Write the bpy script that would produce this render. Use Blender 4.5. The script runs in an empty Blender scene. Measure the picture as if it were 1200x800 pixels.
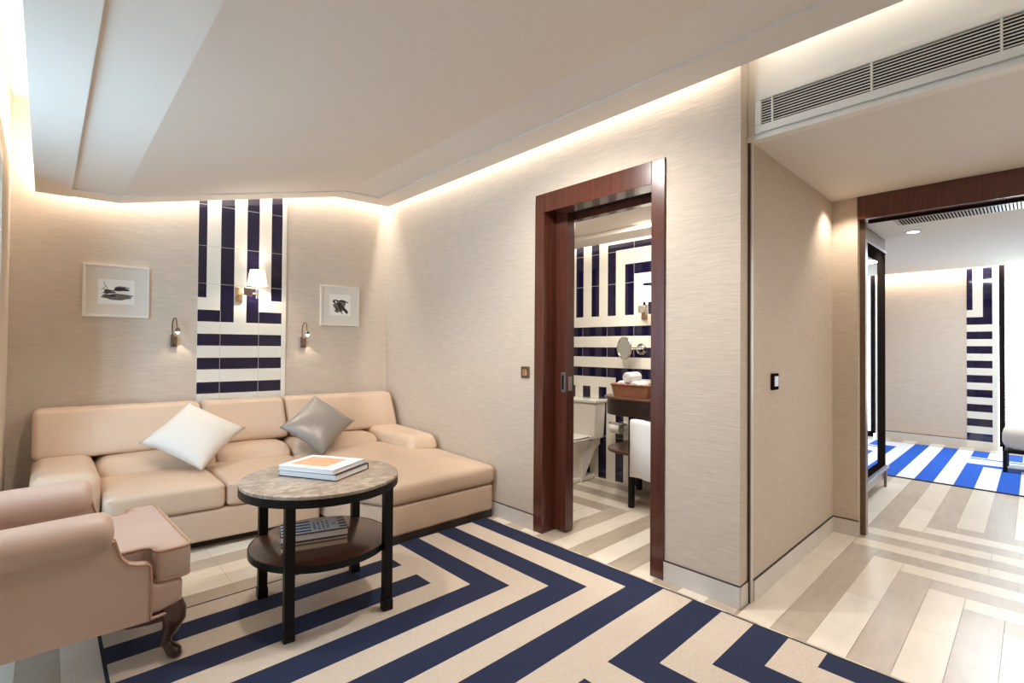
import bpy, bmesh, math, random
from mathutils import Vector, Matrix
random.seed(7)
SC = bpy.context.scene
COL = SC.collection
sin, cos, pi = math.sin, math.cos, math.pi

# ------------------------------------------------------------------ camera, world, light
YAW, PITCH, ROLL = 0.7566959, 0.0125031, 0.0075787
FPX = 579.0957
CZ = 1.29
fwd = Vector((sin(YAW)*cos(PITCH), cos(YAW)*cos(PITCH), sin(PITCH)))
rgt = Vector((cos(YAW), -sin(YAW), 0)); upv = rgt.cross(fwd)
r2 = rgt*cos(ROLL)+upv*sin(ROLL); u2 = -rgt*sin(ROLL)+upv*cos(ROLL)
cd = bpy.data.cameras.new('camera'); cam = bpy.data.objects.new('camera', cd); COL.objects.link(cam)
mw = Matrix((( r2.x, u2.x, -fwd.x, 0), (r2.y, u2.y, -fwd.y, 0), (r2.z, u2.z, -fwd.z, CZ), (0, 0, 0, 1)))
cam.matrix_world = mw
cd.sensor_width = 36; cd.sensor_fit = 'HORIZONTAL'; cd.lens = FPX*36/1200; cd.clip_start = 0.05
SC.camera = cam
SC.view_settings.view_transform = 'Standard'; SC.view_settings.look = 'None'
SC.view_settings.exposure = 0.37; SC.view_settings.gamma = 1.0; SC.view_settings.use_curve_mapping = False

W = bpy.data.worlds.new('world'); SC.world = W; W.use_nodes = True
bg = W.node_tree.nodes['Background']
bg.inputs[0].default_value = (0.44, 0.73, 1.0, 1); bg.inputs[1].default_value = 14

NEUT = (1.0, 0.955, 0.91); WARM = (1.0, 0.88, 0.75); WHITE = (1.0, 0.96, 0.90)
def area(name, loc, d, sx, sy, power, color=WARM, along=None, spread=None):
    l = bpy.data.lights.new(name, 'AREA'); l.shape = 'RECTANGLE'; l.size = sx; l.size_y = sy
    l.energy = power; l.color = color
    if spread: l.spread = math.radians(spread)
    o = bpy.data.objects.new(name, l); COL.objects.link(o); o.location = loc
    z = -Vector(d).normalized(); x = Vector(along).normalized() if along else z.orthogonal().normalized()
    x = (x - z*x.dot(z)).normalized(); y = z.cross(x)
    o.matrix_world = Matrix(((x.x, y.x, z.x, loc[0]), (x.y, y.y, z.y, loc[1]), (x.z, y.z, z.z, loc[2]), (0, 0, 0, 1)))
    return o
def spot(name, loc, d, power, angle, blend=0.6, color=WARM, radius=0.0):
    l = bpy.data.lights.new(name, 'SPOT'); l.energy = power; l.color = color
    l.spot_size = math.radians(angle); l.spot_blend = blend; l.shadow_soft_size = radius
    o = bpy.data.objects.new(name, l); COL.objects.link(o); o.location = loc
    o.rotation_mode = 'QUATERNION'; o.rotation_quaternion = Vector(d).to_track_quat('-Z', 'Y')
    return o

# back wall frame: corner of back and right wall; UX runs along the back wall, TV points into the room
CN = Vector((2.532, 4.545, 0)); BA = -0.09063
UX = Vector((cos(BA), sin(BA), 0)); TV = Vector((sin(BA), -cos(BA), 0))
def wor(s, t, z=0): return CN + UX*s + TV*t + Vector((0, 0, z))
def skw(s, t, z=0): return CN + UX*s + Vector((0, -t, z))

# cove lamps (LED strips laid above the edge of the suspended ceiling)
area('cove_lamp_right', (2.497, 2.74, 2.90), (0.45, 0, -0.9), 3.4, 0.03, 26, WHITE, along=(0, 1, 0))
area('cove_lamp_bulkhead', (2.54, -0.55, 2.86), (0.75, 0, -0.45), 3.0, 0.03, 3.0, WHITE, along=(0, 1, 0))
def cove_back(name, s0, z0, s1, z1, power):
    a = wor(s0, .05, z0); b = wor(s1, .05, z1)
    al = (b-a).normalized(); d = -TV*0.75+Vector((0, 0, -0.6)); d = d-al*d.dot(al)
    area(name, (a+b)/2, tuple(d), (b-a).length, 0.03, power, WHITE, along=tuple(b-a))
cove_back('cove_lamp_back', -.52, 2.88, -.06, 2.88, 4)
cove_back('cove_lamp_back', -2.14, 2.52, -.54, 2.88, 13)
cove_back('cove_lamp_back', -2.62, 2.52, -2.16, 2.52, 4)
area('cove_lamp_left', (-0.12, 2.9, 2.50), (-0.3, 0, 0.95), 3.5, 0.04, 24, WHITE, along=(0, 1, 0))
area('bedroom_fill', (7.4, .3, 2.385), (0, 0, -1), .6, .6, 48, (.80, .90, 1))  # added unseen fill light that brightens the bedroom
# downlights, cove strips and added lights without fittings
spot('unseen_lamp_table', (0.60, 2.46, 2.37), (0.12, 0, -1), 45, 140, 0.5, WARM, 0.0)  # unseen source set from the table's shadow, no fitting in the ceiling
spot('downlight_lamp_recess', (3.90, 0.84, 2.345), (0.1, 0.1, -1), 14, 110, 0.7, WARM, 0.03)
area('soffit_fill', (3.35, -1.0, 2.35), (0, 0, -1), .25, .25, 20, NEUT)  # added fill light for the passage, not an actual fitting
area('soffit_fill', (3.35, -1.9, 2.35), (0, 0, -1), .25, .25, 9, NEUT)  # second added fill, further along the passage
spot('room_fill_spot', (1.75, 1.85, 2.6), (0.15, 0, -1), 66, 165, 0.8, NEUT, 0.05)  # added spot without a fitting, lifts the room and right wall
spot('room_fill_spot', (1.85, 0.7, 2.6), (0.1, 0, -1), 28, 95, 0.8, NEUT, 0.05)  # second added spot, over the near end of the room
area('cove_lamp_bath', (3.97, 2.6, 2.46), (0.8, 0, -0.5), 2.6, 0.03, 7, WHITE, along=(0, 1, 0))
area('bath_ceiling_lamp', (3.2, 2.4, 2.34), (0, 0, -1), 0.5, 0.9, 22, WHITE)
area('cove_lamp_bedroom', (8.93, 0.9, 2.42), (0.8, 0, -0.6), 2.4, 0.03, 10, WARM, along=(0, 1, 0))
spot('downlight_lamp_bedroom', (5.592, 0.742, 2.335), (0, 0, -1), 30, 130, 0.7, WHITE, 0.03)

# ------------------------------------------------------------------ materials
def nt(name):
    m = bpy.data.materials.new(name); m.use_nodes = True
    return m, m.node_tree.nodes, m.node_tree.links, m.node_tree.nodes['Principled BSDF']
def s2l(c):
    return tuple(((v/255)/12.92 if v/255 <= .04045 else ((v/255+.055)/1.055)**2.4) for v in c)+(1,)
def pbr(name, rgb, rough=0.5, metal=0.0, vary=0.0, vscale=(8, 8, 8), bump=0.0, bscale=(60, 60, 60), coat=0.0, sheen=0.0, emit=None, estr=0, detail=4):
    m, N, L, b = nt(name)
    c = s2l(rgb)
    b.inputs['Base Color'].default_value = c; b.inputs['Roughness'].default_value = rough; b.inputs['Metallic'].default_value = metal
    b.inputs['Coat Weight'].default_value = coat; b.inputs['Sheen Weight'].default_value = sheen
    tc = N.new('ShaderNodeTexCoord')
    if vary:
        mp = N.new('ShaderNodeMapping'); mp.inputs['Scale'].default_value = vscale
        nz = N.new('ShaderNodeTexNoise'); nz.inputs['Scale'].default_value = 1; nz.inputs['Detail'].default_value = detail
        rp = N.new('ShaderNodeValToRGB')
        rp.color_ramp.elements[0].position = .3; rp.color_ramp.elements[1].position = .7
        rp.color_ramp.elements[0].color = tuple(max(0, v*(1-vary)) for v in c[:3])+(1,)
        rp.color_ramp.elements[1].color = tuple(min(1, v*(1+vary)) for v in c[:3])+(1,)
        L.new(tc.outputs['Object'], mp.inputs[0]); L.new(mp.outputs[0], nz.inputs['Vector'])
        L.new(nz.outputs['Fac'], rp.inputs[0]); L.new(rp.outputs[0], b.inputs['Base Color'])
    if bump:
        mp2 = N.new('ShaderNodeMapping'); mp2.inputs['Scale'].default_value = bscale
        n2 = N.new('ShaderNodeTexNoise'); n2.inputs['Scale'].default_value = 1; n2.inputs['Detail'].default_value = 3
        bp = N.new('ShaderNodeBump'); bp.inputs['Strength'].default_value = bump; bp.inputs['Distance'].default_value = 0.002
        L.new(tc.outputs['Object'], mp2.inputs[0]); L.new(mp2.outputs[0], n2.inputs['Vector'])
        L.new(n2.outputs['Fac'], bp.inputs['Height']); L.new(bp.outputs[0], b.inputs['Normal'])
    if emit:
        b.inputs['Emission Color'].default_value = s2l(emit); b.inputs['Emission Strength'].default_value = estr
    return m
M = {}
M['paper'] = pbr('grasscloth_wallpaper', (208, 192, 174), .75, vary=.08, vscale=(9, 9, 130), bump=.5, bscale=(10, 10, 160))
M['ceil'] = pbr('ceiling_paint', (228, 219, 208), .6)
M['slab'] = pbr('slab_paint', (235, 230, 220), .8)
M['white'] = pbr('white_paint', (236, 230, 218), .45)
M['base'] = pbr('skirting_marble', (216, 208, 198), .3, vary=.07, vscale=(6, 6, 3))
M['wood'] = pbr('mahogany_veneer', (86, 45, 33), .25, vary=.22, vscale=(45, 45, 2.2), coat=.3)
M['walnut'] = pbr('walnut_top', (88, 56, 40), .28, vary=.18, vscale=(4, 40, 40), coat=.3)
M['leg_wood'] = pbr('dark_walnut', (66, 38, 28), .3, vary=.15, vscale=(30, 30, 6), coat=.4)
M['black'] = pbr('black_metal', (11, 10, 10), .42)
M['black'].node_tree.nodes['Principled BSDF'].inputs['Specular IOR Level'].default_value = .25
M['dark'] = pbr('dark_frame', (34, 28, 27), .65)
M['dark'].node_tree.nodes['Principled BSDF'].inputs['Specular IOR Level'].default_value = 0
M['void'] = pbr('dark_void', (22, 18, 15), .9)
M['leather'] = pbr('cream_leather', (207, 180, 155), .42, vary=.05, vscale=(3, 3, 3), bump=.12, bscale=(160, 160, 160))
M['leather2'] = pbr('tan_leather', (190, 162, 146), .40, vary=.05, vscale=(3, 3, 3), bump=.12, bscale=(160, 160, 160))
M['piping'] = pbr('leather_piping', (176, 140, 118), .45)
M['plinth'] = pbr('dark_plinth', (52, 38, 30), .6)
M['ivory'] = pbr('ivory_satin', (220, 212, 201), .45, sheen=.2)
M['silver'] = pbr('silver_satin', (150, 142, 134), .38, metal=.25, sheen=.3)
M['navy_tile'] = pbr('navy_tile', (27, 22, 52), .06, coat=.5)
M['white_tile'] = pbr('white_tile', (236, 230, 216), .12)
M['grout'] = pbr('grout', (205, 198, 186), .7)
M['grout2'] = pbr('grout_fine', (196, 188, 172), .7)
M['rug_navy'] = pbr('rug_navy', (25, 34, 64), .95, vary=.22, vscale=(60, 400, 60), bump=.5, bscale=(200, 600, 200))
M['rug_beige'] = pbr('rug_beige', (203, 187, 169), .95, vary=.10, vscale=(60, 420, 60), bump=.6, bscale=(150, 700, 150))
M['rug_edge'] = pbr('rug_edge', (28, 30, 44), .95)
M['rug_blue'] = pbr('rug_blue', (8, 84, 190), .95, vary=.12, vscale=(80, 80, 80))
M['rug_white'] = pbr('rug_white', (222, 224, 236), .95, vary=.04, vscale=(80, 80, 80))
M['pl0'] = pbr('marble_cream', (224, 211, 193), .30, vary=.05, vscale=(5, 14, 5))
M['pl1'] = pbr('marble_cream_pale', (231, 220, 204), .30, vary=.05, vscale=(5, 14, 5))
M['pl2'] = pbr('marble_grey', (188, 172, 154), .30, vary=.09, vscale=(5, 22, 5))
M['pl3'] = pbr('marble_grey_deep', (178, 162, 143), .30, vary=.10, vscale=(5, 22, 5))
M['joint'] = pbr('floor_joint', (168, 150, 128), .6)
M['brass'] = pbr('satin_brass', (206, 172, 136), .25, metal=.9)
M['bronze'] = pbr('bronze', (120, 100, 84), .35, metal=.8)
M['chrome'] = pbr('chrome', (225, 222, 216), .08, metal=1)
M['mirror'] = pbr('mirror_glass', (235, 238, 240), .01, metal=1)
M['steel'] = pbr('brushed_steel', (170, 165, 160), .3, metal=.9)
M['shade'] = pbr('lit_shade', (255, 250, 240), .8, emit=(255, 246, 230), estr=1.0)
M['bulb'] = pbr('led_glow', (255, 255, 255), .5, emit=(255, 244, 228), estr=9)
M['disc'] = pbr('downlight_glow', (255, 255, 255), .5, emit=(255, 240, 220), estr=5)
M['mat'] = pbr('mat_board', (230, 221, 208), .9)
M['print'] = pbr('print_paper', (248, 244, 236), .9)
M['ink'] = pbr('ink', (46, 42, 40), .9, vary=.5, vscale=(60, 60, 60))
M['ink2'] = pbr('ink_grey', (112, 105, 98), .9, vary=.4, vscale=(30, 30, 160))
M['frame_w'] = pbr('white_frame', (234, 226, 212), .4)
M['porcelain'] = pbr('porcelain', (238, 231, 220), .12, coat=.4)
M['towel'] = pbr('terry_towel', (240, 238, 236), .95, bump=.8, bscale=(300, 300, 300))
M['wicker'] = pbr('wicker', (152, 100, 72), .6, vary=.35, vscale=(60, 60, 220), bump=.9, bscale=(120, 120, 260))
M['paper_roll'] = pbr('tissue', (240, 234, 226), .95)
M['bookwhite'] = pbr('book_white', (240, 238, 236), .6)
M['bookorange'] = pbr('cover_orange', (216, 166, 128), .6)
M['page'] = pbr('pages', (238, 234, 232), .9, vary=.08, vscale=(3, 3, 900))
M['page2'] = pbr('pages_warm', (214, 196, 172), .9, vary=.08, vscale=(3, 3, 900))
M['maroon'] = pbr('cover_maroon', (104, 54, 48), .6)
M['covertan'] = pbr('cover_tan', (176, 142, 112), .6)
M['coverdark'] = pbr('cover_dark', (46, 38, 44), .5)
M['spine_blue'] = pbr('spine_blue', (48, 42, 84), .6)
M['redspot'] = pbr('cover_red', (170, 60, 56), .6)
M['granite'] = pbr('granite', (150, 150, 166), .3, vary=.45, vscale=(160, 160, 160))
M['bench'] = pbr('bench_fabric', (216, 208, 192), .9, bump=.3, bscale=(200, 200, 200))
M['switchface'] = pbr('switch_face', (196, 206, 222), .3)

# marble table top
def marble(name, a, b_, c_):
    m, N, L, bs = nt(name)
    tc = N.new('ShaderNodeTexCoord'); mp = N.new('ShaderNodeMapping'); mp.inputs['Scale'].default_value = (8, 15, 8)
    mp.inputs['Rotation'].default_value = (0, 0, .6)
    nz = N.new('ShaderNodeTexNoise'); nz.inputs['Scale'].default_value = 1.3; nz.inputs['Detail'].default_value = 9; nz.inputs['Distortion'].default_value = 1.6
    rp = N.new('ShaderNodeValToRGB'); e = rp.color_ramp.elements
    e[0].position = .32; e[0].color = s2l(a); e[1].position = .7; e[1].color = s2l(c_)
    k = rp.color_ramp.elements.new(.5); k.color = s2l(b_)
    L.new(tc.outputs['Object'], mp.inputs[0]); L.new(mp.outputs[0], nz.inputs['Vector']); L.new(nz.outputs['Fac'], rp.inputs[0])
    L.new(rp.outputs[0], bs.inputs['Base Color']); bs.inputs['Roughness'].default_value = .34
    return m
M['espresso'] = pbr('espresso_wood', (46, 29, 22), .35, vary=.15, vscale=(30, 30, 4))
M['marble'] = marble('grey_brown_marble', (136, 120, 107), (164, 147, 130), (200, 185, 167))
def glass(name):
    m, N, L, b = nt(name)
    b.inputs['Base Color'].default_value = (1, 1, 1, 1); b.inputs['Roughness'].default_value = 0
    b.inputs['IOR'].default_value = 1.45; b.inputs['Transmission Weight'].default_value = 1
    return m
def sheer(name):
    m, N, L, b = nt(name)
    N.remove(b); t = N.new('ShaderNodeBsdfTranslucent'); t.inputs[0].default_value = (.62, .50, .42, 1)
    tr = N.new('ShaderNodeBsdfTransparent'); mx = N.new('ShaderNodeMixShader'); mx.inputs[0].default_value = .06
    L.new(t.outputs[0], mx.inputs[1]); L.new(tr.outputs[0], mx.inputs[2]); L.new(mx.outputs[0], N['Material Output'].inputs[0])
    return m
M['sheer'] = sheer('sheer_blind')

# ------------------------------------------------------------------ mesh helpers
class MB:
    def __init__(s): s.v = []; s.f = []; s.m = []
    def add(s, vs, fs, mi=0):
        o = len(s.v); s.v += [tuple(p) for p in vs]
        for f in fs: s.f.append(tuple(i+o for i in f)); s.m.append(mi)
        return s
    def box(s, x0, x1, y0, y1, z0, z1, mi=0, fn=None):
        vs = [(x, y, z) for x in (x0, x1) for y in (y0, y1) for z in (z0, z1)]
        if fn: vs = [fn(*p) for p in vs]
        return s.add(vs, [(0, 1, 3, 2), (4, 6, 7, 5), (0, 4, 5, 1), (2, 3, 7, 6), (0, 2, 6, 4), (1, 5, 7, 3)], mi)
    def rbox(s, x0, x1, y0, y1, z0, z1, r=.01, n=(2, 2, 2), mi=0, fn=None, seg=3):
        c = [(x0+x1)/2, (y0+y1)/2, (z0+z1)/2]; h = [abs(x1-x0)/2, abs(y1-y0)/2, abs(z1-z0)/2]
        r = min(r, *[k*.999 for k in h])
        ax = []
        for i in range(3):
            L = [-h[i]+r*(1-math.tan(pi/4*(1-j/seg))) for j in range(seg)]
            L += [-(h[i]-r)+2*(h[i]-r)*j/n[i] for j in range(n[i]+1)]
            L += [h[i]-r+r*math.tan(pi/4*((j+1)/seg)) for j in range(seg)]
            ax.append(L)
        idx = {}; vs = []; fs = []
        def vid(i, j, k):
            if (i, j, k) not in idx:
                p = [ax[0][i], ax[1][j], ax[2][k]]
                q = [max(-(h[a]-r), min(h[a]-r, p[a])) for a in range(3)]
                d = Vector([p[a]-q[a] for a in range(3)])
                if d.length > 1e-9: d = d.normalized()*r
                w = (q[0]+d.x+c[0], q[1]+d.y+c[1], q[2]+d.z+c[2])
                if fn: w = tuple(fn(*w))
                idx[(i, j, k)] = len(vs); vs.append(w)
            return idx[(i, j, k)]
        nx, ny, nz = [len(a) for a in ax]
        for i in range(nx-1):
            for j in range(ny-1):
                fs.append((vid(i, j, 0), vid(i, j+1, 0), vid(i+1, j+1, 0), vid(i+1, j, 0)))
                fs.append((vid(i, j, nz-1), vid(i+1, j, nz-1), vid(i+1, j+1, nz-1), vid(i, j+1, nz-1)))
        for i in range(nx-1):
            for k in range(nz-1):
                fs.append((vid(i, 0, k), vid(i+1, 0, k), vid(i+1, 0, k+1), vid(i, 0, k+1)))
                fs.append((vid(i, ny-1, k), vid(i, ny-1, k+1), vid(i+1, ny-1, k+1), vid(i+1, ny-1, k)))
        for j in range(ny-1):
            for k in range(nz-1):
                fs.append((vid(0, j, k), vid(0, j, k+1), vid(0, j+1, k+1), vid(0, j+1, k)))
                fs.append((vid(nx-1, j, k), vid(nx-1, j+1, k), vid(nx-1, j+1, k+1), vid(nx-1, j, k+1)))
        return s.add(vs, fs, mi)
    def tube(s, pts, rad, n=12, mi=0, closed=False, caps=True):
        pts = [Vector(p) for p in pts]; N = len(pts)
        if not hasattr(rad, '__len__'): rad = [rad]*N
        vs = []; prev = None
        for i, p in enumerate(pts):
            a = pts[(i-1) % N] if (closed or i > 0) else p; b = pts[(i+1) % N] if (closed or i < N-1) else p
            t = (b-a).normalized()
            if prev is None: x = t.orthogonal().normalized()
            else: x = (prev - t*prev.dot(t)).normalized()
            prev = x; y = t.cross(x)
            for k in range(n):
                an = 2*pi*k/n; vs.append(p + x*cos(an)*rad[i] + y*sin(an)*rad[i])
        fs = []
        for i in range(N if closed else N-1):
            for k in range(n):
                a = i*n+k; b = i*n+(k+1) % n; c = ((i+1) % N)*n+(k+1) % n; d = ((i+1) % N)*n+k
                fs.append((a, b, c, d))
        if caps and not closed: fs += [tuple(range(n-1, -1, -1)), tuple(range((N-1)*n, N*n))]
        return s.add(vs, fs, mi)
    def lathe(s, prof, c=(0, 0, 0), n=32, mi=0, ax='z', caps=True):
        vs = []; fs = []
        for r, h in prof:
            for k in range(n):
                a = 2*pi*k/n
                q = {'z': (r*cos(a), r*sin(a), h), 'y': (r*cos(a), h, r*sin(a)), 'x': (h, r*cos(a), r*sin(a))}[ax]
                vs.append((q[0]+c[0], q[1]+c[1], q[2]+c[2]))
        for i in range(len(prof)-1):
            for k in range(n):
                f = (i*n+k, i*n+(k+1) % n, (i+1)*n+(k+1) % n, (i+1)*n+k)
                fs.append(f if ax != 'y' else f[::-1])
        if caps: fs += [tuple(range(n-1, -1, -1)), tuple(range((len(prof)-1)*n, len(prof)*n))]
        return s.add(vs, fs, mi)
    def prism(s, poly, a0, a1, ax='z', mi=0, fn=None):
        def P(u, v, w): return {'z': (u, v, w), 'y': (u, w, v), 'x': (w, u, v)}[ax]
        n = len(poly); vs = [P(u, v, a0) for u, v in poly]+[P(u, v, a1) for u, v in poly]
        if fn: vs = [tuple(fn(*p)) for p in vs]
        fs = [tuple(range(n-1, -1, -1)), tuple(range(n, 2*n))]+[(i, (i+1) % n, n+(i+1) % n, n+i) for i in range(n)]
        return s.add(vs, fs, mi)
    def pad(s, out, z0, z1, r=.03, puff=.0, ctr=None, seg=4, rings=5, mi=0, fn=None, zf=None):
        """upholstered slab: closed outline, rounded top and bottom edges, softly crowned top"""
        n = len(out); P = [Vector((a, b)) for a, b in out]
        ar = sum(P[i].x*P[(i+1) % n].y-P[(i+1) % n].x*P[i].y for i in range(n))
        if ar < 0: P.reverse()
        nor = []
        for i in range(n):
            e1 = (P[i]-P[i-1]).normalized(); e2 = (P[(i+1) % n]-P[i]).normalized()
            t = (e1+e2).normalized(); nn = Vector((t.y, -t.x)); nor.append(nn/max(.5, nn.dot(Vector((e1.y, -e1.x)))))
        c = Vector(ctr) if ctr else sum(P, Vector((0, 0)))/n
        L = []
        for j in range(seg+1):
            a = pi/2*j/seg; L.append((r*(1-sin(a)), z0+r*(1-cos(a)), 0))
        for j in range(seg+1):
            a = pi/2*j/seg; L.append((r*(1-cos(a)), z1-r*(1-sin(a)), 0))
        vs = []
        for ins, z, _ in L:
            for i in range(n): q = P[i]-nor[i]*ins; vs.append((q.x, q.y, z))
        for k in range(1, rings):
            f = 1-k/rings
            for i in range(n):
                q = P[i]-nor[i]*r; q = c+(q-c)*f; vs.append((q.x, q.y, z1+puff*(1-f*f)))
        vs.append((c.x, c.y, z1+puff))
        nl = len(L)+rings-1; fs = [tuple(range(n-1, -1, -1))]
        for l in range(nl-1):
            for i in range(n): fs.append((l*n+i, l*n+(i+1) % n, (l+1)*n+(i+1) % n, (l+1)*n+i))
        for i in range(n): fs.append(((nl-1)*n+i, (nl-1)*n+(i+1) % n, len(vs)-1))
        if zf: vs = [(x, y, z+zf(x, y, z)) for x, y, z in vs]
        if fn: vs = [tuple(fn(*p)) for p in vs]
        return s.add(vs, fs, mi)
def rpoly(pts, rad, seg=5):
    n = len(pts); out = []
    for i in range(n):
        p = Vector(pts[i]); a = Vector(pts[i-1]); b = Vector(pts[(i+1) % n])
        r = rad[i] if hasattr(rad, '__len__') else rad
        if r <= 0: out.append(tuple(p)); continue
        d1 = (a-p).normalized(); d2 = (b-p).normalized(); an = d1.angle(d2)
        t = min(r/math.tan(an/2), (a-p).length*.49, (b-p).length*.49)
        p1 = p+d1*t; p2 = p+d2*t
        for j in range(seg+1):
            f = j/seg; q = p1*(1-f)**2+p*2*f*(1-f)+p2*f*f; out.append(tuple(q))
    return out
def dense(pts, step=.06):
    out = []
    for i in range(len(pts)):
        a = Vector(pts[i]); b = Vector(pts[(i+1) % len(pts)]); k = max(1, int((b-a).length/step))
        for j in range(k): out.append(tuple(a+(b-a)*j/k))
    return out
def obj(name, mb, mats, parent=None, smooth=0, kind=None, label=None, fixn=True):
    me = bpy.data.meshes.new(name); me.from_pydata(mb.v, [], mb.f)
    mats = mats if isinstance(mats, (list, tuple)) else [mats]
    for k in mats: me.materials.append(M[k])
    me.polygons.foreach_set('material_index', mb.m)
    if fixn:
        b = bmesh.new(); b.from_mesh(me); bmesh.ops.recalc_face_normals(b, faces=b.faces); b.to_mesh(me); b.free()
    if smooth:
        me.polygons.foreach_set('use_smooth', [True]*len(me.polygons)); me.set_sharp_from_angle(angle=math.radians(smooth))
    me.update()
    o = bpy.data.objects.new(name, me); COL.objects.link(o)
    if parent: o.parent = parent
    if kind: o['kind'] = kind
    if label: o['label'] = label
    return o
def thing(name, label, cat, loc=(0, 0, 0), rz=0, group=None):
    o = bpy.data.objects.new(name, None); COL.objects.link(o); o.empty_display_size = .1
    o.location = loc; o.rotation_euler = (0, 0, rz); o['label'] = label; o['category'] = cat
    if group: o['group'] = group
    return o
def tag(o, label, cat, group=None):
    o['label'] = label; o['category'] = cat
    if group: o['group'] = group
    return o
def struct(name, mb, mats, parent=None, smooth=0): return obj(name, mb, mats, parent, smooth, None if parent else 'structure')
def sroot(name, loc=(0, 0, 0)):
    o = bpy.data.objects.new(name, None); COL.objects.link(o); o.location = loc; o['kind'] = 'structure'; return o
def dup(root, loc, rz=None):
    r = root.copy(); COL.objects.link(r); r.location = loc
    if rz is not None: r.rotation_euler = (0, 0, rz)
    for ch in list(root.children):
        c = ch.copy(); COL.objects.link(c); c.parent = r
        for g in list(ch.children):
            d = g.copy(); COL.objects.link(d); d.parent = c
    return r

# ------------------------------------------------------------------ floor
F = MB()
F.box(-1.6, 9.2, -3.2, 5.2, -.10, -.003, 4)
def plank(x0, x1, y0, y1, dark):
    g = .0008
    L = .62
    lx = x1-x0; ly = y1-y0
    if lx <= 0.005 or ly <= 0.005: return
    along = 'x' if lx > ly else 'y'; tot = max(lx, ly); n = max(1, round(tot/L)); 
    for i in range(n):
        a = tot*i/n; b = tot*(i+1)/n
        mi = (2 if random.random() < .6 else 3) if dark else (0 if random.random() < .6 else 1)
        if along == 'x': q = (x0+a+g, x0+b-g, y0+g, y1-g)
        else: q = (x0+g, x1-g, y0+a+g, y0+b-g)
        F.add([(q[0], q[2], 0), (q[1], q[2], 0), (q[1], q[3], 0), (q[0], q[3], 0)], [(0, 1, 2, 3)], mi)
P_ = .1493
# recess: concentric L planks, near half (corner towards the bedroom) and far half
for k in range(28):
    y1 = 1.0-P_*k; y0 = y1-P_; xc1 = 4.11-P_*k; xc0 = xc1-P_
    if y1 > -3: plank(2.46, xc1, y0, y1, k % 2) if xc1 > 2.46 else None
    if xc0 > 2.46-P_: plank(max(xc0, 2.46), xc1, -3.1, y0, k % 2)
plank(4.11, 4.26, -3.1, 1.0, 1)
for k in range(14):
    y1 = 1.0-P_*k; y0 = y1-P_; x0 = 4.26+P_*k; x1 = x0+P_
    if k < 4:
        plank(x0, x1, -3.1, y0, k % 2)
        plank(x0, 9.1, y0, y1, k % 2)
    else:
        plank(4.26+P_*4, 9.1, y0, y1, k % 2)
plank(4.11, 9.1, 1.0, 1.15, 1)
for k in range(10): plank(5.8, 9.1, 1.15+P_*k, 1.15+P_*(k+1), k % 2)
# bathroom and doorway: L planks turning at (3.22,2.35)
for k in range(-8, 9):
    y1 = 2.365-.15*k; y0 = y1-.15; x0 = 3.235+.15*k; x1 = x0+.15
    dk = (k % 2 == 0)
    if y1 > 1.0 and x1 > 2.46: plank(2.46, min(x1, 4.05), max(y0, 1.0), y1, dk)
    if x0 < 4.05 and x1 > 2.46 and y1 < 4.5: plank(max(2.46, x0), min(x1, 4.05), y1, 4.5, dk)
# sitting room: planks across between rug and sofa, running the other way beside the window
for k in range(-40, 15):
    y0 = 2.85+.15*k; y1 = y0+.15
    if y0 < -3.1: continue
    if y0 >= 2.84: plank(.19, 2.46, y0, min(y1, 4.75), k % 2 == 0 if k < 2 else k % 2 == 1)
    else: plank(.19, 2.46, y0, y1, k % 2)
for k in range(12):
    x1 = .19-.13*k; plank(x1-.13, x1, -3.1, 4.75, k % 2 == 1)
struct('floor', F, ['pl0', 'pl1', 'pl2', 'pl3', 'joint'])

# ------------------------------------------------------------------ walls
HT = 3.0
w = MB()
w.prism([(p.x, p.y) for p in (wor(-2.95, 0), wor(.35, 0), wor(.35, -.12), wor(-2.95, -.12))], 0, HT)
struct('wall_back', w, 'paper')
w = MB()   # two leaves of the pocket wall with the bathroom doorway
for x0, x1, ya, yb, zt in ((2.532, 2.648, 1.435, 2.435, 2.365), (2.742, 2.80, 1.50, 2.325, 2.26)):
    w.box(x0, x1, 1.015, ya, 0, HT); w.box(x0, x1, yb, 4.62, 0, HT); w.box(x0, x1, ya, yb, zt, HT)
w.box(2.648, 2.742, 1.015, 1.43, 0, HT); w.box(2.648, 2.742, 3.35, 4.62, 0, HT); w.box(2.648, 2.742, 1.43, 3.35, 2.33, HT)
struct('wall_right', w, 'paper')
w = MB(); w.box(2.655, 4.18, 1.0, 1.012, 0, 2.36); w.box(2.80, 4.18, 1.012, 1.14, 0, 2.45)
w.box(4.106, 4.172, .848, 1.0, 0, 2.36)
struct('wall_recess', w, 'paper')
w = MB(); w.box(2.622, 2.627, 1.003, 1.013, 0, 2.36); struct('gap_shade', w, 'leg_wood')  # dark strip stands in for the shade inside the wall gap
w = MB(); w.box(2.627, 2.655, .998, 1.013, 0, 2.36); struct('trim_3', w, 'base')
w = MB(); w.box(-.45, -.187, 3.95, 5.0, 0, HT)
w.box(-.45, -.187, -3.2, 3.95, 2.36, HT); w.box(-1.05, -.95, -3.2, 5.0, 2.30, HT); w.box(-1.05, -.95, 3.2, 3.95, 0, 2.3); w.box(-1.05, -.45, 3.95, 4.05, 0, 2.4)
w.box(-1.05, -.95, -3.2, 3.95, 0, .12); w.box(-1.05, -.95, -3.2, 2.35, 0, 2.3)
struct('wall_left', w, 'paper')
w = MB(); w.box(-1.05, 2.66, -3.3, -3.2, 0, HT); w.box(2.66, 9.1, -3.3, -3.2, 0, 2.7); struct('wall_rear', w, 'paper')
w = MB(); w.box(-1.05, -.187, -3.2, 3.95, 2.30, 2.36); struct('trim_2', w, 'white')
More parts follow.
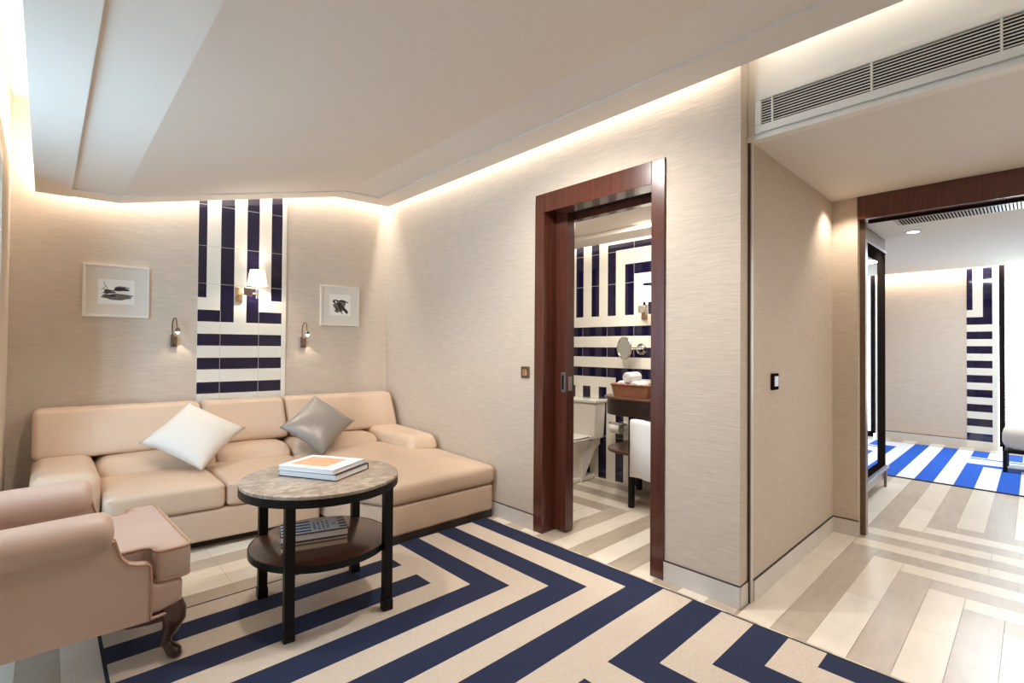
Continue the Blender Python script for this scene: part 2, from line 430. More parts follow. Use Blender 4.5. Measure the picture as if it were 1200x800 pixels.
# big window of the bay
wr = sroot('window_1')
w = MB()
for y in (2.38, 2.8, 3.17): w.box(-1.03, -.97, y-.03, y+.03, .12, 2.3)
w.box(-1.03, -.97, 2.35, 3.2, .12, .18); w.box(-1.03, -.97, 2.35, 3.2, 2.24, 2.3)
obj('window_frame', w, 'dark', wr)

# bathroom shell
w = MB(); w.box(4.056, 4.10, 1.14, 4.6, 0, 2.6); w.box(2.80, 4.06, 4.5, 4.6, 0, 2.6); struct('wall_bath', w, 'white')
w = MB(); w.box(2.80, 3.65, 1.14, 4.5, 2.345, 2.40); w.box(3.65, 3.93, 1.14, 4.5, 2.305, 2.40); w.box(2.80, 4.06, 1.14, 4.5, 2.6, 2.65)
struct('ceiling_bath', w, 'ceil')
# bedroom shell
w = MB(); w.box(9.03, 9.13, .40, 4.0, 0, 2.7); w.box(9.03, 9.13, -3.2, -1.6, 0, 2.7); w.box(9.03, 9.13, -1.6, .40, 2.42, 2.7)
struct('wall_bedroom', w, 'paper')
w = MB(); w.box(5.86, 9.1, 2.6, 2.7, 0, 2.7); w.box(5.86, 5.95, 1.62, 2.7, 0, 2.7); w.box(4.18, 5.86, 1.60, 1.66, 0, 2.7); struct('wall_closet', w, 'paper')
w = MB(); w.box(4.106, 4.17, -3.2, .848, 2.352, 2.7)
w.box(4.17, 5.86, -3.2, 1.66, 2.35, 2.7); w.box(5.86, 8.86, -3.2, 2.7, 2.39, 2.7); w.box(8.86, 9.1, -3.2, 2.7, 2.60, 2.7)
struct('ceiling_bedroom', w, 'slab')

# soffit and bulkhead over the passage
w = MB(); w.box(2.64, 4.106, -3.2, 1.015, 2.356, 2.44); struct('ceiling_soffit', w, 'ceil')
w = MB(); w.box(2.622, 2.66, -3.2, 1.014, 2.352, 3.0); w.box(2.606, 2.622, -3.2, 1.014, 2.352, 2.372)
struct('trim_8', w, 'white')

# ------------------------------------------------------------------ suspended ceiling
def cz(x):
    if x < .115: return 2.322
    if x < .382: return 2.340
    if x < 1.95: return 2.340+(x-.382)/(1.95-.382)*.355
    return 2.695
def yb(x):                         # back edge parallel to the back wall
    p = wor(0, .125); return p.y+(x-p.x)*math.tan(BA)
c = MB()
xs = [-.065, .1149, .1151, .382]+[.382+(1.95-.382)*i/8 for i in range(1, 9)]+[2.45]
def strip(c, xa, xb, dz, ya, yfun, th=.07):
    za, zb = cz(xa+1e-6)+dz, cz(xb-1e-6)+dz
    vs = [(xa, ya(xa), za), (xb, ya(xb), zb), (xb, yfun(xb), zb), (xa, yfun(xa), za), (xa, ya(xa), za+th), (xb, ya(xb), zb+th), (xb, yfun(xb), zb+th), (xa, yfun(xa), za+th)]
    c.add(vs, [(0, 1, 2, 3), (4, 7, 6, 5), (0, 4, 5, 1), (2, 6, 7, 3), (0, 3, 7, 4), (1, 5, 6, 2)])
for xa, xb in zip(xs[:-1], xs[1:]):
    if xb-xa < .001: continue
    strip(c, xa, xb, 0, lambda x: -3.2, lambda x: yb(x)-.005)
for xa, xb in zip(xs[2:-1], xs[3:]): strip(c, xa, xb, -.012, lambda x: yb(x)-.21, lambda x: yb(x), .012)
c.box(2.262, 2.452, -3.2, yb(2.46)-.19, 2.6834, 2.695); c.box(2.452, 2.466, -3.2, yb(2.46), 2.683, 2.765)
struct('ceiling', c, 'ceil')
w = MB(); w.box(-1.05, 2.66, -3.2, 5.1, 3.0, 3.1); struct('ceiling_slab', w, 'slab')

# ------------------------------------------------------------------ skirting
def skirt(name, segs, mat='base'):
    w = MB()
    for x0, x1, y0, y1 in segs: w.box(x0, x1, y0, y1, 0, .105); w.box(x0+.002, x1-.002, y0+.002, y1-.002, .105, .111, 1)
    return struct(name, w, [mat, 'plinth'])
skirt('baseboard_right', [(2.522, 2.534, 1.012, 1.43), (2.522, 2.534, 2.44, 4.55), (2.53, 2.62, 1.009, 1.018)])
skirt('baseboard_recess', [(2.655, 4.10, .990, 1.002), (4.094, 4.108, .84, .995)])
skirt('baseboard_bedroom', [(9.018, 9.032, .40, 2.6)])
w = MB(); w.prism([(p.x, p.y) for p in (wor(-2.72, -.01), wor(0, -.01), wor(0, .012), wor(-2.72, .012))], 0, .105); struct('baseboard_back', w, 'base')

# ------------------------------------------------------------------ striped tile panels
def tiles(lines_a, lines_b, colour, place, joints_a, joints_b):
    A = sorted(set([round(v, 4) for v in lines_a]+[round(j+d, 4) for j in joints_a for d in (-.0016, .0016)]))
    B = sorted(set([round(v, 4) for v in lines_b]+[round(j+d, 4) for j in joints_b for d in (-.0016, .0016)]))
    w = MB()
    a0, a1, b0, b1 = lines_a[0], lines_a[-1], lines_b[0], lines_b[-1]
    A = [a for a in A if min(a0, a1) <= a <= max(a0, a1)]; B = [b for b in B if min(b0, b1) <= b <= max(b0, b1)]
    for i in range(len(A)-1):
        for j in range(len(B)-1):
            a = (A[i]+A[i+1])/2; b = (B[j]+B[j+1])/2
            w.add([place(A[i], B[j]), place(A[i+1], B[j]), place(A[i+1], B[j+1]), place(A[i], B[j+1])], [(0, 1, 2, 3)], colour(a, b))
    return w
sE = [-1.64, -1.58, -1.48, -1.38, -1.285, -1.19, -1.092, -1.004]
zE = [.493, .59, .693, .79, .893, .988, 1.092, 1.188, 1.288, 1.386, 1.486, 1.583, 1.684]
def near(v, js): return any(abs(v-j) < .0016 for j in js)
JA = [-1.478, -1.187]; JB = [1.80, 2.11, 2.45]
def col_back(s, z):
    i = max(k for k in range(7) if s >= sE[k]); bar = any(a <= z < a+.0965 for a in (.493, .693, .893, 1.092, 1.288))
    if z < 1.486: navy = bar
    elif z < 1.583: navy = i in (0, 1, 2, 4, 5, 6)
    else: navy = i in (2, 4) or (i in (0, 6) and z > 1.684)
    if z < 1.583 and near(s, JA): return 2 if navy else 3
    if z > 1.583 and near(z, JB): return 2 if navy else 3
    return 0 if navy else 1
w = tiles(sE, [.2]+zE+[2.98], col_back, lambda s, z: tuple(wor(s, .006, z)), JA, JB)
w.prism([(p.x, p.y) for p in (wor(-1.642, .0055), wor(-1.004, .0055), wor(-1.004, -.01), wor(-1.642, -.01))], .2, 2.98, mi=1)
w.prism([(p.x, p.y) for p in (wor(-1.004, .012), wor(-.968, .012), wor(-.968, -.01), wor(-1.004, -.01))], .2, 2.98, mi=1)
obj('trim_4', w, ['navy_tile', 'white_tile', 'grout2', 'grout2'], kind='structure', fixn=False)

yE = [1.14, 2.01, 2.11, 2.21, 2.31, 2.41, 2.51, 2.515, 2.61, 2.71, 2.72, 2.812, 2.815, 2.91, 2.92, 3.015, 3.11, 3.12, 3.215, 3.31, 3.315, 3.415, 3.51, 3.615, 3.71, 3.815, 3.91, 4.5]
zB = [0, .1, .905, 1.005, 1.10, 1.205, 1.30, 1.41, 1.505, 1.61, 1.80, 1.90, 2.0, 2.10, 2.245, 2.31, 2.6]
def col_bath(y, z):
    navy = False
    if z > 1.61:
        for ya, yc, zt in ((2.815, 2.91, 2.31), (2.61, 2.71, 2.10), (2.41, 2.51, 1.90)):
            th = .065 if zt > 2.2 else .10
            if ya <= y < yc and z < zt: navy = True
            if y < yc and zt-th <= z < zt: navy = True
        if any(a <= y < a+.095 for a in (3.015, 3.215, 3.415, 3.615, 3.815)): navy = True
        if z > 2.31 and y < 2.95: navy = False
    elif z > .905: navy = any(a <= z < b for a, b in ((1.005, 1.10), (1.205, 1.30), (1.41, 1.505)))
    else: navy = any(a <= y < b for a, b in ((3.12, 3.215), (2.92, 3.015), (2.72, 2.812), (2.515, 2.61), (2.31, 2.41), (3.315, 3.415)))
    if .905 <= z <= 1.005 and 2.72 <= y < 2.812: navy = True
    if z > 2.31: navy = navy and y > 2.95
    if navy and .95 < z < 1.61 and near(y, (2.61, 2.915, 3.22, 3.525)): return 2
    if navy and near(z, (1.92, 2.235, .42)): return 2
    if navy and z > 2.0 and near(y, (2.61,)) : return 2
    return 0 if navy else 1
w = tiles(yE, zB, col_bath, lambda y, z: (4.05, y, z), (2.61, 2.915, 3.22, 3.525), (1.92, 2.235, .42))
w.box(4.0505, 4.056, 1.14, 4.5, 0, 2.6, 1)
obj('trim_5', w, ['navy_tile', 'white_tile', 'grout'], kind='structure', fixn=False)
yF = [2.40+.1*k for k in range(21)]
w = tiles(yF, [0, 2.33], lambda y, z: int((y-2.4)/.1) % 2, lambda y, z: (2.803, y, z), (), ())
obj('trim_7', w, ['navy_tile', 'white_tile'], kind='structure', fixn=False)
# bedroom strip beside the window
yD = [.385, .475, .575, .634]; 
zD = [0]+[.1+.193*k for k in range(9)]+[.2+.193*k for k in range(9)]+[1.744, 1.84, 2.6]
zD = sorted(zD)
def col_bed(y, z):
    if z < 1.75: return 0 if z > .1 and ((z-.1)/.193) % 1 < .518 else 1
    if y < .475: return 0
    if y < .575: return 1
    return 0 if z > 1.84 else 1
w = tiles(yD, zD, col_bed, lambda y, z: (9.015, y, z), (), ())
w.box(9.0155, 9.03, .385, .634, 0, 2.6, 1)
obj('trim_6', w, ['navy_tile', 'white_tile'], kind='structure', fixn=False)
wr = sroot('window_2')
w = MB(); w.box(9.0, 9.06, .335, .385, .0, 2.42); obj('window_jamb', w, 'white', wr)
w = MB(); w.box(9.02, 9.06, .27, .325, .05, 2.42)
for y in (-.7, -1.6): w.box(9.02, 9.06, y-.03, y+.03, .05, 2.42)
w.box(9.02, 9.06, -1.6, .3, 0, .08)
obj('window_frame', w, 'dark', wr)
w = MB(); w.box(9.072, 9.075, -1.57, .27, .08, 2.42); obj('sheer_blind', w, 'sheer', wr)

# ------------------------------------------------------------------ bathroom door
dr = sroot('door_1')
def wood(name, *boxes, parent=dr, mat='wood', r=.002):
    w = MB()
    for b in boxes: w.rbox(*b, r=r, n=(1, 1, 1), seg=1)
    return obj(name, w, mat, parent)
wood('casing', (2.52, 2.60, 2.355, 2.439, 0, 2.369), (2.60, 2.66, 2.355, 2.439, 0, 2.369))
wood('casing', (2.52, 2.80, 1.428, 1.512, 0, 2.369))
wood('casing', (2.52, 2.648, 1.512, 2.355, 2.236, 2.369))
wood('head_lining', (2.742, 2.80, 1.512, 2.33, 2.205, 2.262))
w = MB(); w.box(2.66, 2.735, 1.512, 2.40, 2.25, 2.30); obj('sliding_track', w, 'void', dr)
pn = wood('sliding_panel', (2.652, 2.732, 2.252, 3.28, .008, 2.245))
w = MB(); w.rbox(2.648, 2.654, 2.262, 2.30, .98, 1.12, r=.002, n=(1, 1, 1), seg=1); hp = obj('pull_plate', w, 'steel', pn)
w = MB(); w.box(2.6465, 2.6482, 2.272, 2.290, 1.00, 1.10); obj('finger_recess', w, 'dark', hp)
w = MB(); w.rbox(2.672, 2.712, 2.249, 2.254, .99, 1.09, r=.001, n=(1, 1, 1), seg=1); obj('edge_pull', w, 'steel', pn)
wood('inner_jamb', (2.742, 2.805, 2.31, 2.40, 0, 2.26))

# portal to the bedroom
pr = sroot('door_2')
wood('header', (4.09, 4.17, -3.1, .847, 2.195, 2.354), parent=pr)
w = MB(); w.box(4.168, 4.235, .815, .85, 0, 2.195); obj('jamb', w, 'bronze', pr)
w = MB(); w.box(4.175, 4.20, -3.1, .80, 2.18, 2.30); w.box(4.235, 4.25, -3.1, .80, 2.21, 2.35); obj('track', w, 'dark', pr)
w = MB(); w.box(4.20, 4.23, -3.1, .80, 2.22, 2.24); obj('track_profile', w, 'steel', pr)

# ------------------------------------------------------------------ ventilation grilles and downlights
vg = thing('air_vent', 'long white wall air vent with dark louvres on the bulkhead', 'vent', (2.62, .5, 2.49))
def loc3(b): return (b[0]-2.62, b[1]-2.62, b[2]-.5, b[3]-.5, b[4]-2.49, b[5]-2.49)
w = MB()
for b in ((2.606, 2.6215, -1.3, .975, 2.385, 2.424), (2.606, 2.6215, -1.3, .975, 2.548, 2.573), (2.606, 2.6215, .945, .975, 2.424, 2.548)): w.rbox(*loc3(b), r=.003, n=(1, 1, 1), seg=1)
obj('frame', w, 'white', vg)
w = MB(); w.box(*loc3((2.6195, 2.6215, -1.3, .945, 2.424, 2.548))); obj('backing', w, 'void', vg)
for k in range(9):
    z = 2.431+k*.0134
    w = MB(); w.box(*loc3((2.612, 2.615, -1.3, .945, z, z+.0046))); obj('slat', w, 'white', vg)
for y in (.893, .487, .083, -.32, -.72):
    w = MB(); w.box(*loc3((2.6075, 2.619, y-.004, y+.004, 2.424, 2.548))); obj('divider', w, 'white', vg)
lg = thing('ceiling_grille', 'grey linear slot grille in the bedroom soffit beyond the portal', 'grille', (5.1, -.2, 2.35))
w = MB(); w.box(-.12, .12, -1.6, .99, -.006, 0); obj('frame', w, 'steel', lg)
w = MB()
for k in range(130): w.box(-.10, .10, -1.58+k*.0196, -1.574+k*.0196, -.012, -.006)
obj('slats', w, 'dark', lg, kind='stuff')
def downlight(loc, label, group=None, r=.045):
    t = thing('downlight', label, 'downlight', loc)
    w = MB(); w.lathe([(r+.012, 0), (r+.012, -.006), (r, -.008), (r, -.002)], n=24, caps=False); obj('trim_ring', w, 'white', t, 40)
    w = MB(); w.lathe([(r, -.003), (r*.5, -.003)], n=24, caps=True); obj('lens', w, 'disc', t)
    return t
downlight((5.592, .742, 2.35), 'round recessed downlight in the bedroom soffit beyond the portal')
downlight((3.08, 2.0, 2.345), 'round recessed downlight in the bathroom ceiling')

# ------------------------------------------------------------------ rugs
def rug(name, label, x0, x1, y0, y1, xs_, ys_, colour, mats, bx=.012, h=.009):
    A = sorted(set([x0, x0+bx, x1-bx, x1]+[v for v in xs_ if x0 < v < x1])); B = sorted(set([y0, y0+bx, y1-bx, y1]+[v for v in ys_ if y0 < v < y1]))
    w = MB(); w.box(x0, x1, y0, y1, 0.0005, h-.0005, 2)
    for i in range(len(A)-1):
        for j in range(len(B)-1):
            a = (A[i]+A[i+1])/2; b = (B[j]+B[j+1])/2
            e = a < x0+bx or a > x1-bx or b < y0+bx or b > y1-bx
            w.add([(A[i], B[j], h), (A[i+1], B[j], h), (A[i+1], B[j+1], h), (A[i], B[j+1], h)], [(0, 1, 2, 3)], 2 if e else colour(a, b))
    return tag(obj(name, w, mats), label, 'rug')
RX = [1.54, 1.69, 1.838, 1.99, 2.137, 2.29]
RY = [2.703, 2.558, 2.402, 2.257, 2.105, 1.95, 1.806, 1.66, 1.52, 1.37, 1.207, 1.06, .908, .764, .613, .47, .32, .17, .02, -.13]
def col_rug(x, y):
    if y > 1.37:
        if x < 1.54 and (2.558 < y < 2.703 or 2.257 < y < 2.402): return 0
        if 1.69 < x < 1.838 and y > 1.95: return 0
        if x < 1.838 and 1.95 < y < 2.105: return 0
        if 1.99 < x < 2.137 and y > 1.66: return 0
        if x < 2.137 and 1.66 < y < 1.806: return 0
        if x > 2.29 and y > 1.37: return 0
        if 1.37 < y < 1.52: return 0
        return 1
    d = abs(x-1.615); k = (1.207-y)/.1495; kx = (d-.075)/.1495
    if k < 0 or kx < 0: return 1
    return 0 if int(min(k, kx)) % 2 == 0 else 1
rx = RX+[1.54-.1495*k for k in range(9)]+[1.69+.1495*k for k in range(9)]
ry = RY+[1.207-.1495*k for k in range(12)]
rug('area_rug', 'large beige rug with navy maze stripes under the round marble table', .185, 2.432, -.2, 2.853, rx, ry, col_rug, ['rug_navy', 'rug_beige', 'rug_edge'])
bx_ = [7.57, 7.72, 7.87, 8.0, 8.07, 8.14, 8.6]
by_ = [.105+.147*k for k in range(-12, 14)]
def col_bed_rug(x, y):
    k = int(math.floor((y-.105)/.147))
    if y < .546:
        if 7.57 < x < 7.72 or 8.07 < x < 8.14: return 0
        if 7.72 < x < 8.07: return 1
        if 8.07 < x < 8.2: return 1
        if x < 7.57: return 0 if k % 2 == 0 else 1
        return 0 if k % 2 == 0 else 1
    if y > 1.28 and 8.3 < x: return 1
    return 0 if k % 2 == 0 else 1
rug('bedroom_rug', 'bright blue and white striped rug beyond the portal', 6.325, 8.72, -1.6, 1.9, bx_+[8.2, 8.3], by_, col_bed_rug, ['rug_blue', 'rug_white', 'rug_edge'], .02)

# ------------------------------------------------------------------ corner sofa
R0 = skw(-1.3, .6)
def sk(s, t, z): p = skw(s, t, z)-R0; return (p.x, p.y, p.z)
sofa = thing('corner_sofa', 'cream leather corner sofa with chaise along the back wall', 'sofa', R0)
def spart(name, build, mat='leather', smooth=50):
    w = MB(); build(w); return obj(name, w, mat, sofa, smooth)
spart('plinth', lambda w: (w.rbox(-2.55, -1.08, .12, 1.02, 0, .06, r=.005, n=(1, 1, 1), seg=1, fn=sk), w.prism([(-1.05, .12), (-.03, .12), (-.03, 1.69), (-.93, 1.768), (-1.05, 1.5)], 0, .06, fn=sk)), 'plinth')
spart('base', lambda w: w.rbox(-2.59, -1.085, .06, 1.115, .055, .25, r=.02, n=(6, 3, 2), fn=sk))
chaise_out = rpoly([(-1.08, .08), (-.015, .08), (-.015, 1.712), (-.93, 1.79), (-1.06, 1.50)], [.02, .02, .05, .10, .2])
ch_in = [(x+(.01 if x < -.5 else -.004), y-(.012 if y > .5 else 0)) for x, y in chaise_out]
spart('chaise_base', lambda w: w.pad(dense(ch_in), .055, .25, r=.02, fn=sk))
def crown(s0, s1, t0, t1, amt, z0=.25):
    def f(s, t, z):
        a = max(0, 1-((2*s-s0-s1)/(s1-s0))**2); b = max(0, 1-((2*t-t0-t1)/(t1-t0))**2)
        k = max(0, (z-z0-.05)/.13)
        return sk(s, t, z+amt*(a**.5)*(b**.5)*k)
    return f
spart('seat_cushion', lambda w: w.rbox(-2.285, -1.682, .40, 1.135, .252, .412, r=.035, n=(8, 8, 2), fn=crown(-2.285, -1.682, .4, 1.135, .022)))
spart('seat_cushion', lambda w: w.rbox(-1.676, -1.078, .40, 1.135, .252, .412, r=.035, n=(8, 8, 2), fn=crown(-1.676, -1.078, .4, 1.135, .022)))
spart('chaise_cushion', lambda w: w.pad(dense(chaise_out), .252, .395, r=.045, puff=.035, ctr=(-.52, .95), rings=8, fn=sk,
      zf=lambda x, y, z: .018*(z > .3)*max(0, min(1, (1.7-y)/.7))))
w = MB(); w.tube([sk(-2.275+.6*k/8, 1.131, .388) for k in range(9)], .002, n=6); w.tube([sk(-1.668+.58*k/8, 1.131, .388) for k in range(9)], .002, n=6); obj('seam', w, 'piping', sofa, 50)
def stitched(w, pts, r=.0035): w.tube([sk(*p) for p in pts], r, n=6)
for a, b in ((-2.283, -1.60), (-1.592, -1.078), (-1.068, -.335)):
    def bb(w, a=a, b=b):
        def f(s, t, z):
            k = (t-.15)/.4
            return sk(s, t-.10*max(0, (z-.38)/.15)**2*max(0, k), z+.02*(1-((2*s-a-b)/(b-a))**2)*max(0, (z-.45)/.08))
        w.rbox(a, b, .10, .56, .36, .512, r=.07, n=(8, 4, 2), fn=f, seg=4)
    spart('back_cushion', bb)
for a, b in ((-2.60, -1.645), (-1.632, -1.035), (-1.022, -.045)):
    def hb(w, a=a, b=b):
        def f(s, t, z):
            k = (z-.51)/.33
            return sk(s, t-.14*max(0, k)**1.2, z)
        w.rbox(a, b, .175, .335, .522, .85, r=.04, n=(8, 2, 4), fn=f, seg=4)
        def g(s, t, z): return sk(s, t, z)
        w.rbox(a+.01, b-.01, .05, .12, .30, .70, r=.02, n=(4, 1, 2), fn=g)
    hp = spart('headrest', hb)
    if a < -2: 
        w = MB(); w.tube([sk(-2.30, 0.336-.14*k**1.2, .522+.328*k) for k in (.18, .4, .6, .8)], .002, n=6); obj('seam', w, 'ivory', hp, 50)
def la(w):
    def f(s, t, z): return sk(s, t-.05*max(0, (z-.45)/.15)*(1 if t > .7 else 0), z)
    w.rbox(-2.60, -2.288, .12, 1.0, .25, .545, r=.075, n=(4, 8, 4), fn=f, seg=5)
spart('arm', la)
def ra(w):
    def f(s, t, z):
        k = max(0, (z-.42)/.12)
        return sk(s+.06*k*max(0, (-.12-s)/.2)*max(0, (t-.5)/.5), t-.07*k*(1 if t > .8 else 0), z+.02*(1-max(0, (t-.25)/.75)))
    w.rbox(-.335, -.035, .12, 1.01, .40, .535, r=.055, n=(4, 8, 2), fn=f, seg=4)
spart('arm', ra)
# throw cushions leaning on the back
def cushion(name, label, L, R_, T_, B_, mat, thick=.085):
    L, R_, T_, B_ = [wor(*p) for p in (L, R_, T_, B_)]
    c = (L+R_+T_+B_)/4; a = (R_-L)/2; b = (T_-B_)/2; nrm = a.cross(b).normalized()
    if nrm.y > 0: nrm = -nrm
    n = 20; w = MB(); vs = []
    for side in (1, -1):
        for i in range(n+1):
            for j in range(n+1):
                p = -1+2*i/n; q = -1+2*j/n
                pin = .07
                pp = p*(1-pin*(1-q*q)*abs(p)); qq = q*(1-pin*(1-p*p)*abs(q))
                h = thick*((1-p*p)*(1-q*q))**.55
                v = b*(pp+qq)/2+a*(pp-qq)/2+nrm*h*side
                vs.append(v)
    fs = []
    for sd in range(2):
        o = sd*(n+1)**2
        for i in range(n):
            for j in range(n):
                f = (o+i*(n+1)+j, o+(i+1)*(n+1)+j, o+(i+1)*(n+1)+j+1, o+i*(n+1)+j+1)
                fs.append(f if sd == 0 else f[::-1])
    w.add(vs, fs)
    t = thing(name, label, 'cushion', c)
    body = obj('cover', w, mat, t, 60)
    bm = bmesh.new(); bm.from_mesh(body.data); bmesh.ops.remove_doubles(bm, verts=bm.verts, dist=.0004); bmesh.ops.recalc_face_normals(bm, faces=bm.faces); bm.to_mesh(body.data); bm.free()
    body.data.polygons.foreach_set('use_smooth', [True]*len(body.data.polygons))
    return t
cushion('throw_cushion', 'ivory satin square cushion standing on its corner, left on the sofa', (-2.03, .60, .615), (-1.385, .60, .66), (-1.715, .36, .885), (-1.675, .80, .452), 'ivory')
cushion('throw_cushion', 'silver grey satin cushion standing on its corner, nearer the chaise', (-1.14, .58, .635), (-.525, .55, .635), (-.81, .36, .885), (-.87, .78, .45), 'silver')

# ------------------------------------------------------------------ armchair
AC = thing('armchair', 'tan leather rolled-arm armchair with T-shaped seat cushion and carved legs', 'armchair', (0, 2.775, .0095), math.radians(2.5))
def apart(name, w, mat='leather2', smooth=45, parent=AC): return obj(name, w, mat, parent, smooth)
for sg in (-1, 1):
    w = MB()
    poly = [(-.52, .20), (.0, .195), (.30, .185)]+[(.30, .25), (.30, .33), (.297, .405), (.285, .415), (.255, .420), (.228, .432), (.208, .455), (.196, .49), (.186, .53), (-.52, .53)]
    w.prism(poly, sg*.340, sg*.372, ax='y'); w.box(-.52, .165, min(sg*.288, sg*.341), max(sg*.288, sg*.341), .20, .535); ar = apart('arm', w)
    w = MB()
    pts = [(-.52, .0), (-.2, 0), (.05, 0), (.13, 0), (.155, 0), (.172, 0), (.183, 0), (.188, 0)]
    rr = [.072, .075, .077, .077, .075, .067, .052, .025]
    w.tube([(x, sg*.326, .562) for x, _ in pts], rr, n=28)
    apart('arm_roll', w, smooth=40, parent=ar)
    w = MB()                                   # welt along the front of the arm
    path = [(.188, .53), (.198, .49), (.210, .455), (.230, .430), (.257, .418), (.287, .413), (.301, .403), (.304, .33), (.304, .19)]
    for yy in (sg*.372, sg*.340): w.tube([(x, yy, z) for x, z in path], .005, n=8)
    apart('arm_welt', w, 'piping', parent=ar)
w = MB(); w.rbox(-.50, .415, -.366, .366, .20, .325, r=.025, n=(4, 4, 2)); apart('seat_frame', w)
w = MB(); w.tube([(.303, -.372, .192), (.405, -.368, .200), (.418, -.35, .200), (.418, .35, .200), (.405, .368, .2), (.303, .372, .192)], .006, n=8); apart('frame_welt', w, 'piping')
T_out = rpoly([(-.32, -.283), (.322, -.283), (.322, -.368), (.445, -.368), (.445, .368), (.322, .368), (.322, .283), (-.32, .283)], [.03, .04, .03, .04, .04, .03, .04, .03], 4)
w = MB(); w.pad(dense(T_out, .05), .318, .455, r=.025, puff=.0, ctr=(.39, 0), rings=2); sc_ = apart('seat_cushion', w, smooth=50)
w = MB()
off = [Vector(p) for p in dense(T_out, .05)]
w.tube([(p.x*.995, p.y*.985, .447) for p in off], .0065, n=8, closed=True); w.tube([(p.x*.995, p.y*.985, .329) for p in off], .006, n=8, closed=True)
apart('cushion_piping', w, 'piping', parent=sc_)
w = MB()
def bf(x, y, z): return (x-.28*max(0, z-.3), y*(1+.0*z), z+.06*(1-(y/.4)**2)*max(0, (z-.5)/.4))
w.rbox(-.54, -.36, -.385, .385, .22, .88, r=.06, n=(2, 8, 6), fn=bf); apart('backrest', w)
for sx, sy in ((1, -1), (1, 1), (-1, -1), (-1, 1)):
    fl = 0 if sx > 0 else -.0095
    w = MB(); ox, oy = sx*.372 if sx > 0 else -.47, sy*.330
    prof = [(.215, .044, .006), (.185, .046, .014), (.155, .041, .016), (.120, .031, .008), (.085, .022, -.004), (.055, .019, -.006), (.035, .022, .006), (.020, .027, .018), (.008, .024, .02), (fl, .019, .02)]
    w.tube([(ox+sx*d, oy+sy*d, z) for z, r, d in prof], [r for z, r, d in prof], n=16); apart('leg', w, 'leg_wood', 60)
for sy in (-1, 1):
    w = MB(); w.prism([(.18, .198), (.40, .205), (.40, .15), (.37, .165), (.30, .168), (.23, .178)], sy*.33, sy*.368, ax='y'); apart('apron', w, 'leg_wood')
w = MB(); w.prism([(-.34, .205), (.34, .205), (.34, .15), (.28, .165), (0, .172), (-.28, .165), (-.34, .15)], .375, .405, ax='x'); apart('apron', w, 'leg_wood')

# ------------------------------------------------------------------ round table
RT = thing('side_table', 'round grey-brown marble top table with black legs and lower wooden shelf', 'table', (1.02, 2.462, .009), math.radians(-5))
w = MB(); w.lathe([(.366, .619), (.370, .621), (.370, .634), (.366, .6365)], n=72); obj('tabletop', w, 'marble', RT, 40)
w = MB(); w.lathe([(.355, .584), (.371, .584), (.371, .619), (.355, .619)], n=72); obj('rim', w, 'black', RT, 40)
w = MB(); w.lathe([(.318, .292), (.322, .294), (.322, .319), (.318, .321)], n=72); sh = obj('shelf', w, 'walnut', RT, 40)
w = MB(); w.lathe([(.3225, .288), (.328, .288), (.328, .320), (.3225, .320)], n=72, caps=False)
obj('shelf_band', w, 'black', sh, 40)
legxy = [(.785-1.02, 2.235-2.462), (.822-1.02, 2.715-2.462), (1.232-1.02, 2.185-2.462), (1.300-1.02, 2.672-2.462)]
ra_ = math.radians(5)
for lx, ly in legxy:
    x, y = lx*cos(ra_)-ly*sin(ra_), lx*sin(ra_)+ly*cos(ra_)
    w = MB(); w.rbox(x-.021, x+.021, y-.021, y+.021, .0, .592, r=.003, n=(1, 1, 1), seg=1); lgx = obj('leg', w, 'black', RT)
    w = MB(); w.rbox(x-.024, x+.024, y-.024, y+.024, 0, .05, r=.003, n=(1, 1, 1), seg=1); obj('foot_cap', w, 'black', lgx)

# ------------------------------------------------------------------ books
def book(name, label, loc, rz, lx, ly, h, cover, page, group, ct=.003, stripe=None):
    t = thing(name, label, 'book', loc, rz, group)
    w = MB(); w.box(0, lx, 0, ly, 0, ct); w.box(0, lx, 0, ly, h-ct, h); w.rbox(lx-.004, lx+.001, 0, ly, 0, h, r=.001, n=(1, 1, 1), seg=1)
    cv = obj('cover', w, cover, t)
    w = MB(); w.box(.003, lx-.004, .003, ly-.003, ct, h-ct); obj('pages', w, page, t)
    return t, cv
zt = .009+.6365
b1, cv = book('book', 'thick dark-edged picture book lying on the marble table, under the white book', (1.015, 2.286, zt+.0004), math.radians(29), .266, .337, .033, 'coverdark', 'page', 'books on the marble tabletop', ct=.0042)
w = MB(); w.box(-.0016, .1, 0, .004, .0, .003); w.box(.015, .10, -.0008, .0002, 0, .003); obj('red_marks', w, 'redspot', cv)
b2, cv = book('book', 'white book with an orange square on its cover, topmost on the marble table', (1.004, 2.294, zt+.0338), math.radians(30), .256, .318, .022, 'bookwhite', 'bookwhite', 'books on the marble tabletop')
w = MB(); w.box(.045, .215, .075, .285, .0221, .0226); obj('orange_panel', w, 'bookorange', cv)
zs = .009+.321
rzs = math.radians(163.3)
def sbook(label, z, h, cover, page, lx=.30, ly=.22, dx=0, dy=0):
    # long side (spine) faces the camera
    t = thing('book', label, 'book', (1.09+dx, 2.309+dy, z), math.radians(-16.7)+pi, 'books on the lower shelf')
    w = MB(); w.box(0, lx, -ly, 0, 0, .003); w.box(0, lx, -ly, 0, h-.003, h); 
    return t, w, h
def mk(label, z, h, cover, page, spine=False, lx=.30, ly=.21, dx=0.0, dy=0.0):
    t, w, _ = sbook(label, z, h, cover, page, lx, ly, dx, dy)
    if spine: w.box(0, lx, -.004, 0, 0, h)
    cv = obj('cover', w, cover, t)
    w = MB(); w.box(.003, lx-.003, -ly+.003, -.004 if not spine else -.0045, .003, h-.003); obj('pages', w, page, t)
    return t, cv
